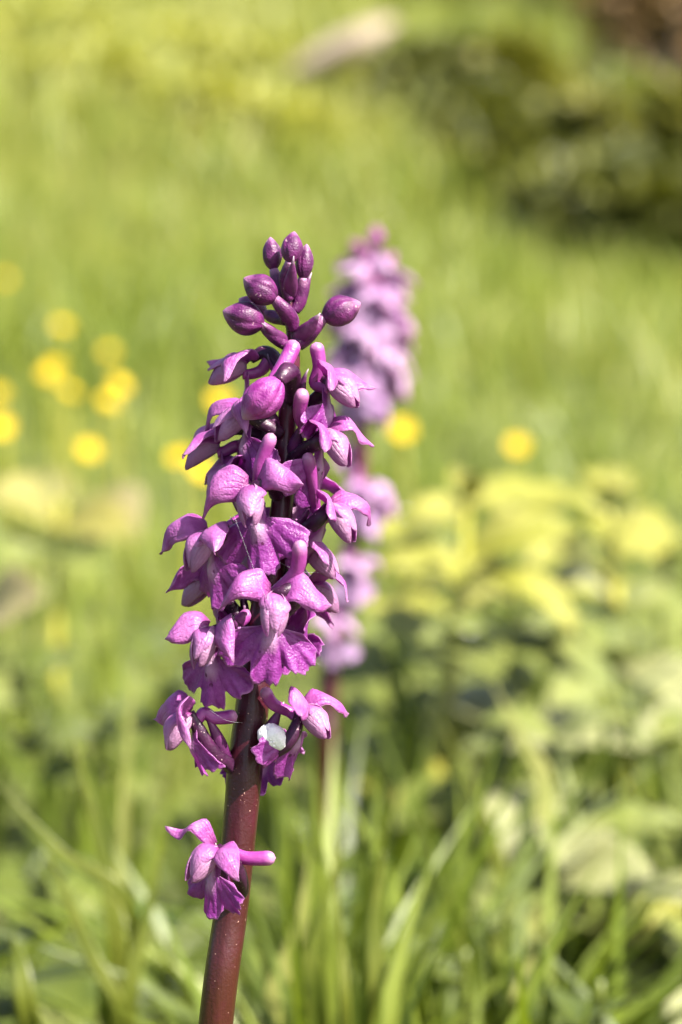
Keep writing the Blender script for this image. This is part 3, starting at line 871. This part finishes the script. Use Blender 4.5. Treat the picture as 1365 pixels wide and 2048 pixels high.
TB = .98
B_ = lambda px, py, dz=0: A(px, py, TB - dz * .01)
nb = B_(1250, 1560); nb[2] = 0
plant('nettle', nb, 'tall nettle with pale broad leaves beside the yellow nettle', 'nettle',
      [nb + (0, 0, -.005), B_(1245, 1450), B_(1235, 1250), B_(1215, 1020)], [.003, .003, .0026, .0018],
      [(B_(1218, 1050), B_(1345, 1085, 1), .030, (.3, -.5, 1), .16, 'nettle_yellow'),
       (B_(1218, 1050), B_(1120, 1010, 1), .026, (-.3, -.4, 1), .16, 'nettle_yellow'),
       (B_(1218, 1040), B_(1200, 1090, 4), .026, (0, -.4, 1), .1, 'nettle_yellow'),
       (B_(1232, 1210), B_(1090, 1170, 1), .034, (-.2, -.4, 1), .2, 'leaf_grey'),
       (B_(1232, 1210), B_(1390, 1230, 0), .034, (.3, -.4, 1), .16, 'nettle_green'),
       (B_(1240, 1330), B_(1390, 1440, 3), .044, (.3, -.5, 1), .14, 'leaf_grey'),
       (B_(1240, 1330), B_(1120, 1560, 5), .048, (-.1, -.6, 1), .14, 'nettle_green')], 'nettle_green')

TC = .78
C_ = lambda px, py, dz=0: A(px, py, TC - dz * .01)
nb = C_(1080, 1860); nb[2] = 0
plant('dead_nettle', nb, 'low plant with broad grey-green leaves at the foot of the nettles', 'plant',
      [nb + (0, 0, -.004), C_(1085, 1800), C_(1090, 1700)], [.0028, .0026, .0022],
      [(C_(1088, 1735), C_(990, 1575, -1), .040, (-.1, -.8, .8), .10, 'leaf_grey'),
       (C_(1095, 1745), C_(1320, 1775, 1), .032, (.1, -.7, 1), .16, 'leaf_grey'),
       (C_(1080, 1765), C_(960, 1880, 3), .032, (-.2, -.6, 1), .14, 'nettle_green'),
       (C_(1092, 1720), C_(1190, 1600, -4), .024, (0, -.8, 1), .12, 'nettle_green')], 'leaf_grey')
nb = C_(1390, 1960); nb[2] = 0
plant('dead_nettle', nb, 'yellowish toothed leaves reaching in over the grass below the grey-green plant', 'plant',
      [nb + (0, 0, -.004), C_(1395, 1920), C_(1400, 1850)], [.0026, .0024, .002],
      [(C_(1398, 1855), C_(1180, 1885, 1), .036, (0, -.7, 1), .16, 'nettle_yellow'),
       (C_(1398, 1865), C_(1500, 1900, 1), .036, (0, -.6, 1), .16, 'nettle_yellow'),
       (C_(1398, 1855), C_(1370, 1960, 4), .034, (0, -.6, 1), .12, 'nettle_green')], 'nettle_yellow')

def nettle_gen(px, py, t_, npair, ll, mats, seed, label):
    r = np.random.default_rng(seed)
    top = A(px, py, t_)
    b0 = np.array([top[0] + r.normal(0, .012), top[1] + r.normal(0, .012), 0.0])
    mid = (b0 + top) / 2 + np.array([r.normal(0, .006), r.normal(0, .006), 0])
    path = spline([b0 + (0, 0, -.005), mid, top], 40)
    lv = []
    for k in range(npair):
        f = 1 - k * .9 / npair
        p = path[int(f * 39)]
        size = ll * (.45 + .55 * min(1, k / 2.0)) * r.uniform(.85, 1.15)
        for q in (0, math.pi):
            a = seed * 1.3 + k * 1.57 + q + r.normal(0, .2)
            d = np.array([math.cos(a), math.sin(a), 0])
            dz_ = (.25 - .28 * k) * r.uniform(.6, 1.2)
            lv.append((p, p + d * size + np.array([0, 0, size * max(dz_, -.6)]), size * .85, (d[0] * .2, d[1] * .2 - .2, 1), .13, mats[min(k, len(mats) - 1)]))
    plant('nettle', b0, label, 'nettle', [b0 + (0, 0, -.005), mid, top], [.0026, .0022, .0014], lv, mats[0], 'nettles in the leafy patch')
NY, NG, NGr = 'nettle_yellow', 'nettle_green', 'leaf_grey'
NL1 = 'yellow-topped nettle in the leafy patch behind the blurred orchid'
NL2 = 'green nettle in the leafy patch above the broad grey-green leaves'
for i, (px, py, t_, npair, ll, mats, lb) in enumerate([
        (800, 1080, 1.08, 3, .070, [NY, NY, NG], NL1), (1060, 1040, 1.06, 3, .075, [NY, NY, NG], NL1), (1330, 1130, 1.0, 3, .070, [NY, NG, NG], NL1),
        (1040, 1300, .92, 3, .062, [NG, NGr, NG], NL2), (1230, 1330, .88, 3, .062, [NG, NGr, NG], NL2),
        (1110, 1480, .80, 3, .052, [NG, NGr, NG], NL2), (1330, 1500, .80, 3, .055, [NG, NG], NL2), (770, 1330, .95, 3, .055, [NG, NG], NL2),
        (1380, 1660, .74, 3, .045, [NG, NGr], NL2), (1230, 1000, 1.2, 3, .075, [NY, NY, NG], NL1), (900, 1230, 1.0, 3, .06, [NY, NG, NG], NL1)]):
    nettle_gen(px, py, t_, npair, ll, mats, 500 + i, lb)

def ribbon(pts, width, normal=(0, -1, .25), n=26):
    c = spline(pts, n); T = np.gradient(c, axis=0); T /= np.linalg.norm(T, axis=1)[:, None]
    S = np.cross(T, np.asarray(normal, float)); S /= np.linalg.norm(S, axis=1)[:, None]
    u = np.linspace(0, 1, n); v = np.linspace(-1, 1, 5)
    w = width / 2 * (1 - u ** 3) * (.7 + .6 * u * (1 - u) * 2); w[-1] = width * .02
    U, Vv = np.meshgrid(u, v, indexing='ij')
    Nn = np.cross(S, T)
    G = c[:, None, :] + S[:, None, :] * (w[:, None] * v)[..., None] + Nn[:, None, :] * (w[:, None] * .3 * np.abs(v))[..., None]
    return shell(G, .0003, U, Vv)
MATS['blade_green'] = leaf_mat('blade_green', (.100, .125, .012), (.155, .17, .02), .4, .4, vein=False)
MATS['blade_pale'] = leaf_mat('blade_pale', (.20, .22, .05), (.28, .28, .08), .4, .35, vein=False)
def tuft(bpx, bt, label, blades_):
    b0 = A(bpx, 1900, bt); b0[2] = 0
    e = empty('grass_tuft', b0, label, 'grass', 'tall grass tufts')
    for pts, w, t_, m_ in blades_:
        q = [A(x, y, t_) for x, y in pts]
        st = b0 * .7 + np.array([q[0][0], q[0][1], 0]) * .3
        put('blade', ribbon([st, st * .4 + q[0] * .6] + q, w), MATS[m_], e, b0)
tuft(230, .64, 'tall green grass tuft with a bent blade beside the sharp orchid', [
    ([(236, 1900), (212, 1740), (178, 1600), (140, 1450)], .0052, .62, 'blade_green'), ([(262, 1815), (120, 1700), (-20, 1550)], .0036, .60, 'blade_green'),
    ([(245, 2040), (180, 1900), (125, 1770), (90, 1690)], .0040, .58, 'blade_green'), ([(250, 2040), (290, 1850), (335, 1640)], .0052, .60, 'blade_green'),
    ([(240, 1800), (255, 1500), (270, 1330)], .0045, .72, 'blade_pale'), ([(60, 2040), (40, 1920), (20, 1860)], .006, .56, 'blade_green')])
tuft(1000, .74, 'tuft of pale broad grass blades below the yellow nettle', [
    ([(1005, 1760), (955, 1600), (880, 1440)], .0060, .76, 'blade_green'), ([(1090, 1580), (1045, 1480), (985, 1365)], .0072, .78, 'blade_pale'),
    ([(960, 2040), (925, 1880), (890, 1760)], .0055, .66, 'blade_green'), ([(1010, 2040), (1060, 1930), (1110, 1850)], .0060, .62, 'blade_pale')])
tuft(690, .60, 'tuft of upright grass blades beside the foot of the blurred orchid', [
    ([(692, 2040), (682, 1880), (664, 1650)], .0028, .55, 'blade_green'), ([(600, 2040), (640, 1850), (700, 1640)], .0055, .60, 'blade_green'),
    ([(760, 2040), (750, 1850), (770, 1700)], .0062, .58, 'blade_green'), ([(540, 2040), (600, 1850), (620, 1700)], .006, .62, 'blade_pale')])
HL = 'low green herb growing among the meadow grass blades'
for i, (px, py, t_) in enumerate([(90, 1700, .74), (330, 1880, .66), (600, 1640, .78), (800, 1800, .68), (930, 1900, .64), (1200, 1960, .60), (30, 1900, .62), (200, 1400, .95), (60, 1330, 1.0), (330, 1300, 1.05)]):
    r = np.random.default_rng(900 + i)
    top = A(px, py, t_); b0 = np.array([top[0], top[1], 0.0]); h_ = max(top[2], .02)
    lv = []
    for k in range(6):
        a = k * 2.4 + i; p = b0 + (0, 0, h_ * (.4 + .1 * k)); d = np.array([math.cos(a), math.sin(a), 0]); sz = r.uniform(.02, .034)
        lv.append((p, p + d * sz + (0, 0, sz * r.uniform(-.2, .3)), sz * .9, (d[0] * .2, -.3, 1), .12, 'herb_green' if k % 3 else 'nettle_green'))
    plant('herb', b0, HL, 'herb', [b0 + (0, 0, -.004), b0 + (.001, 0, h_ * .5), b0 + (0, 0, h_)], [.0016, .0014, .001], lv, 'nettle_green', 'low herbs in the grass')

# herbs at the left, yellowing
TL = 1.22
L_ = lambda px, py, dz=0: A(px, py, TL - dz * .01)
nb = L_(110, 1330); nb[2] = 0
plant('herb', nb, 'yellowing leafy herb in the grass below the buttercup cluster', 'herb',
      [nb + (0, 0, -.004), L_(112, 1200), L_(120, 1000)], [.003, .0026, .002],
      [(L_(118, 1050), L_(-40, 1000, 2), .05, (0, -.6, 1), .16, 'leaf_olive'),
       (L_(118, 1050), L_(280, 1090, 2), .045, (0, -.6, 1), .16, 'leaf_olive'),
       (L_(119, 1020), L_(60, 960, -2), .04, (0, -.6, 1), .12, 'leaf_olive'),
       (L_(116, 1110), L_(10, 1140, 4), .05, (0, -.6, 1), .14, 'nettle_green'),
       (L_(116, 1110), L_(230, 1180, 5), .045, (0, -.6, 1), .14, 'nettle_green')], 'nettle_yellow')
def dry_leaf(px, py, t, dx, dy, w, label, mat='leaf_tan'):
    b_ = A(px - dx, py + dy, t); t_ = A(px + dx, py - dy, t - .02)
    e = empty('dry_leaf', b_, label, 'leaf', 'dry leaves caught in the grass')
    big_leaf(b_, t_, w, (0, -.8, .8), .1, MATS[mat], e, b_, name='blade', serr=.1)
    big_leaf(b_ - nrm(t_ - b_) * .012, b_ + nrm(t_ - b_) * .004, .002, (0, -.8, .8), .0, MATS[mat], e, b_, name='stalk')
dry_leaf(30, 1215, 1.0, 65, 20, .030, 'tan dry leaf in the grass below the yellowing herb')
dry_leaf(232, 1040, 1.25, 45, -40, .036, 'peach coloured dry leaf near the yellowing herb')

# ------------------------------------------------------------------ buttercups and white glints shaped as flowers
t = NT('buttercup_yellow')
MATS['butter'] = t.finish((.62, .44, .002), .45, .25, None, trans=.35, tcol=(.66, .46, .0))
t = NT('white_petal')
MATS['white'] = t.finish((.78, .76, .74), .4, .5, None, trans=.3, tcol=(.8, .78, .76))

def disc_flower(name, label, cat, group, npet, rad, cup, mat, ctr):
    e = empty(name, (0, 0, 0), label, cat, group)
    for i in range(npet):
        a = 2 * math.pi * i / npet
        d = np.array([math.cos(a), math.sin(a), 0])
        big_leaf(d * rad * .12, d * rad + np.array([0, 0, rad * cup]), rad * 1.05, (0, 0, 1), -.08, MATS[mat], e, (0, 0, 0), name='petal', nu=9, nv=7, pw=1.25, fold=.15)
    v, f = icos((0, 0, rad * .1), rad * .22, 1)
    put('centre', (v, f, {}), MATS[ctr], e, (0, 0, 0))
    put('stem', tube([(0, 0, -.16), (.004, .002, -.09), (0, 0, 0)], [.0011, .001, .0008], n=10, seg=8), MATS['herb_stem'], e, (0, 0, 0))
    return e
bp = disc_flower('buttercup', 'x', 'buttercup', 'buttercups in the meadow', 5, .0066, .38, 'butter', 'butter')
spots = [(12, 560), (125, 655), (220, 706), (112, 735), (98, 752), (138, 785), (238, 772), (216, 806), (-2, 790),
         (2, 855), (178, 902), (362, 918), (440, 802), (1035, 893), (806, 862), (398, 945)]
spots = [(px, py, on_ground(px, py, .095 + .02 * math.sin(i * 2.3))) for i, (px, py) in enumerate(spots)]
for i, (px, py, t_) in enumerate(spots):
    o = bp if i == 0 else copy_tree(bp)
    p = A(px, py, t_)
    o.location = p
    k = (p[2] - float(ht(p[0], p[1]))) / .16
    for c in o.children:
        if c.name.startswith('stem'): c.scale = (1, 1, max(k, .05) + .02)
    o.rotation_euler = (R(random.uniform(25, 60)), R(random.uniform(-10, 25)), R(random.uniform(-20, 50)))
    for c in o.children:
        if c.name.startswith('stem'):
            c.rotation_mode = 'QUATERNION'
            c.rotation_quaternion = o.rotation_euler.to_quaternion().inverted()
    o['label'] = ('yellow buttercup in the loose cluster in open grass' if px < 300 else
                  'yellow buttercup close behind the flowers of the sharp orchid' if px < 500 else
                  'yellow buttercup behind the yellow nettle' if px > 1000 else 'yellow buttercup close beside the blurred orchid')
wp = disc_flower('stitchwort', 'small white flower in the grass near the nettles', 'flower', 'small white flowers', 5, .0016, .2, 'white', 'butter')  # glints of light modelled as tiny white blossoms
for i, (px, py, t_) in enumerate([(1250, 762, 2.5), (940, 1262, 1.02), (815, 1030, 1.3), (365, 610, 2.8), (310, 765, 2.4)]):
    o = wp if i == 0 else copy_tree(wp)
    o['label'] = ['tiny white flower in open grass beyond the nettle tops', 'tiny white flower against the stem of the yellow nettle', 'tiny white flower between the blurred orchid and the yellow nettle', 'tiny white flower in grass behind the buttercup cluster', 'tiny white flower in grass beside the buttercup cluster'][i]
    p = A(px, py, t_); o.location = p
    k = (p[2] - float(ht(p[0], p[1]))) / .16
    o.rotation_euler = (R(50), R(15), 0)
    for c in o.children:
        if c.name.startswith('stem'):
            c.scale = (1, 1, max(k, .05) + .02)
            c.rotation_mode = 'QUATERNION'
            c.rotation_quaternion = o.rotation_euler.to_quaternion().inverted()

# ------------------------------------------------------------------ shrubs and bank vegetation
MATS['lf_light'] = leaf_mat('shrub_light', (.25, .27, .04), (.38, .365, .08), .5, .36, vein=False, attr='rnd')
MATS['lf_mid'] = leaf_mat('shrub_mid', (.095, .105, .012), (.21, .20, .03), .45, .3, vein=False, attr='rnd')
MATS['lf_dark'] = leaf_mat('shrub_dark', (.040, .050, .007), (.135, .14, .020), .5, .25, vein=False, attr='rnd')  # shade among the shrubs put into a dark leaf colour
MATS['lf_brown'] = leaf_mat('bracken_brown', (.14, .085, .035), (.26, .16, .06), .7, .2, vein=False, attr='rnd')
t = NT('bark'); n_ = t.noise(30, 5)
MATS['bark'] = t.finish(t.ramp(n_, [(.35, (.05, .038, .028)), (.65, (.15, .12, .095))]), .85, .2, t.bump(n_, .8, .01))
t = NT('pale_stone'); n_ = t.noise(25, 5)
MATS['stone'] = t.finish(t.ramp(n_, [(.3, (.22, .17, .12)), (.7, (.32, .26, .20))]), .85, .2, t.bump(n_, .7, .01))

def shrub(name, label, cat, x, y, rx, ry, hz, nleaf, lsize, mat, seed, group, z0=None):
    r = np.random.default_rng(seed)
    z = float(ht(x, y)) if z0 is None else z0
    base = np.array([x, y, z])
    e = empty(name, base, label, cat, group)
    # clumps
    nc = 16
    cl = r.normal(0, 1, (nc, 3)); cl /= np.linalg.norm(cl, axis=1)[:, None]
    cl *= (r.random(nc) ** .4)[:, None]
    cl = cl * np.array([rx, ry, hz * .46]) * .8 + np.array([0, 0, hz * .52])
    cr = r.uniform(.22, .42, nc)
    w = r.integers(0, nc, nleaf)
    d = r.normal(0, 1, (nleaf, 3)); d /= np.linalg.norm(d, axis=1)[:, None]
    pos = cl[w] + d * (r.random(nleaf) ** .45)[:, None] * cr[w][:, None] * np.array([rx, ry, hz * .6])
    pos[:, 2] = np.maximum(pos[:, 2], .02)
    a = d + r.normal(0, .6, d.shape) + np.array([0, 0, -.25]); a /= np.linalg.norm(a, axis=1)[:, None]
    n0 = d * .6 + r.normal(0, .5, d.shape) + np.array([0, -.1, .7])
    s = np.cross(a, n0); s /= np.linalg.norm(s, axis=1)[:, None] + 1e-9
    n0 = np.cross(s, a)
    L = lsize * r.uniform(.6, 1.3, nleaf)[:, None]
    q = np.stack([pos, pos + a * L * .45 + s * L * .32 + n0 * L * .08, pos + a * L, pos + a * L * .45 - s * L * .32 + n0 * L * .08], 1)
    V = q.reshape(-1, 3); b = np.arange(nleaf)[:, None] * 4
    F = np.vstack([b + np.array([0, 1, 2]), b + np.array([0, 2, 3])])
    me = fast_mesh('crown', V, F, {'rnd': np.repeat(r.random(nleaf), 4)}, smooth=False)
    obj('crown', me, MATS[mat], e)
    for i in range(5):
        tip = cl[r.integers(0, nc)]
        v = tube([(r.normal(0, .02), r.normal(0, .02), -.03), (tip[0] * .3, tip[1] * .3, tip[2] * .4), tuple(tip)], [hz * .018, hz * .012, hz * .004], n=8, seg=6)
        obj('branch', fast_mesh('branch', v[0], v[1]), MATS['bark'], e)
    return e

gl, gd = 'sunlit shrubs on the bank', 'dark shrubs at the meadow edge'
def shrub_at(px, top, half, t_, mat, seed, label, group, n=2600, ls=.05):
    p = A(px, top, t_); rx = half * MMPX / D0 * t_
    z = float(ht(p[0], p[1]))
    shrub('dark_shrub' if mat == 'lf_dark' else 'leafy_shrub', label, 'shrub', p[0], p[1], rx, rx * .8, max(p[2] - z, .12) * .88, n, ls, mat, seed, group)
LS = 'sunlit yellow-green low shrub on the grassy bank'
LS2 = 'sunlit yellow-green low shrub in front of the pale stone'
for i, (px, top, half, t_) in enumerate([(90, 10, 170, 5.6), (330, 40, 170, 5.4), (540, 110, 140, 5.2), (690, 190, 100, 5.1), (180, 200, 150, 4.9), (420, 270, 130, 4.6), (-120, 20, 170, 5.2), (600, 300, 90, 4.5)]):
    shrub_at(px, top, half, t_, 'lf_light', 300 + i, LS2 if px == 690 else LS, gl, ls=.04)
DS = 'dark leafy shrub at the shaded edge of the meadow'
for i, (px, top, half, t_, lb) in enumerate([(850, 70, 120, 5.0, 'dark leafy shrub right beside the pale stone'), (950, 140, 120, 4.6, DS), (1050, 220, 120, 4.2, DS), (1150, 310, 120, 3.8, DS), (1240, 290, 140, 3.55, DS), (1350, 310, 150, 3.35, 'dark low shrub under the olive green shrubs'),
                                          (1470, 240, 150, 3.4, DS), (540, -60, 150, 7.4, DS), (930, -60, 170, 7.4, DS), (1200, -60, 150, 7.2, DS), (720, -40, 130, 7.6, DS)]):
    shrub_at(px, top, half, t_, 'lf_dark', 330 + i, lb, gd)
for i, (px, top, half, t_, lb) in enumerate([(1200, 110, 140, 4.2, 'olive green shrub lit on top among the dark shrubs'), (1080, 40, 120, 4.9, 'taller olive green shrub behind the dark shrubs'), (1360, 130, 120, 3.9, 'olive green shrub in front of the rust brown bracken')]):
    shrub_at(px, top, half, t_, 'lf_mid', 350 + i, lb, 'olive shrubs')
shrub('bracken', 'rust brown dead bracken behind the dark shrubs', 'bracken', .72, 5.6, .22, .2, .66, 1500, .06, 'lf_brown', 371, None)

def tree(x, y, r, h, label):
    base = np.array([x, y, float(ht(x, y))])
    e = empty('tree', base, label, 'tree', 'trees behind the bank')
    v = tube([(0, 0, -.1), (.02, 0, h * .3), (-.03, .05, h * .7), (.05, 0, h)], [r * 1.25, r, r * .8, r * .5], n=14, seg=12, rib=.05)
    obj('trunk', fast_mesh('trunk', *v), MATS['bark'], e)
    rr = np.random.default_rng(int(x * 100) % 997)
    for i in range(6):
        a = rr.random() * 6.28
        tp = np.array([math.cos(a) * h * .35, math.sin(a) * h * .35, h * rr.uniform(.8, 1.15)])
        v = tube([(0, 0, h * .55), tuple(tp * np.array([.5, .5, .85])), tuple(tp)], [r * .4, r * .25, r * .1], n=8, seg=7)
        obj('limb', fast_mesh('limb', *v), MATS['bark'], e)
    nl = 2500
    d = rr.normal(0, 1, (nl, 3)); d /= np.linalg.norm(d, axis=1)[:, None]
    pos = d * (rr.random(nl) ** .4)[:, None] * np.array([h * .42, h * .42, h * .33]) + np.array([0, 0, h * 1.0])
    a = rr.normal(0, 1, (nl, 3)); a /= np.linalg.norm(a, axis=1)[:, None]
    s = np.cross(a, d); s /= np.linalg.norm(s, axis=1)[:, None] + 1e-9
    V = np.stack([pos, pos + a * .06 + s * .045, pos + a * .13, pos + a * .06 - s * .045], 1).reshape(-1, 3)
    F = np.arange(nl)[:, None] * 4 + np.array([0, 1, 2, 3])
    obj('crown', fast_mesh('crown', V, F, {'rnd': np.repeat(rr.random(nl), 4)}, smooth=False), MATS['lf_mid'], e)
for i, (x, y, r_, h) in enumerate([(-.42, 9.0, .10, 3.2), (.75, 8.6, .12, 3.5), (1.15, 9.3, .10, 3.2), (-1.6, 9.4, .12, 3.4), (2.4, 9.0, .12, 3.3)]):
    tree(x, y, r_, h, 'grey-brown tree trunk behind the bank')

# pale stone on the bank
sp = A(688, 100, 4.75)
st = np.array([sp[0], sp[1], sp[2]])
v, f = icos((0, 0, 0), 1.0, 3)
rn = np.random.default_rng(5)
dirs = rn.normal(0, 1, (9, 3)); dirs /= np.linalg.norm(dirs, axis=1)[:, None]
for d in dirs:
    dd = v @ d
    v = v - np.outer(np.clip(dd - .72, 0, None) * .8, d)
v = v * np.array([.115, .05, .033])
c_, s_ = math.cos(R(-26)), math.sin(R(-26))
v = np.stack([v[:, 0] * c_ + v[:, 2] * s_, v[:, 1], -v[:, 0] * s_ + v[:, 2] * c_], 1)
stone = obj('stone', fast_mesh('stone', v, f), MATS['stone'])
stone.location = st
tag(stone, 'pale weathered stone lying on the bank among the shrubs', 'stone')

# ------------------------------------------------------------------ spider threads
t = NT('spider_silk')
silk = t.finish((.40, .40, .42), .4, .3)
for k_, (a_, b_, lb) in enumerate([((468, 1030, 14), (556, 1250, 14), 'fine spider thread over the middle flowers of the sharp orchid'),
                                   ((440, 1300, 9), (488, 1180, 12), 'fine spider thread from the lower left flower up to the lip above'),
                                   ((420, 1420, 8), (486, 1446, 6), 'fine spider thread by the bottom left flower'),
                                   ((585, 1275, 10), (640, 1330, 3), 'fine spider thread hanging off the central lip'),
                                   ((560, 1125, 10), (640, 1145, 4), 'fine spider thread across the central spur')]):
    p0, p1 = P(*a_), P(*b_)
    v = tube([p0, (p0 + p1) / 2 - UP * .0006, p1], [.000011, .000011], n=12, seg=5)
    o = obj('spider_thread', fast_mesh('spider_thread', v[0] - p0, v[1]), silk)
    o.location = p0
    tag(o, lb, 'thread', 'spider threads on the orchid')
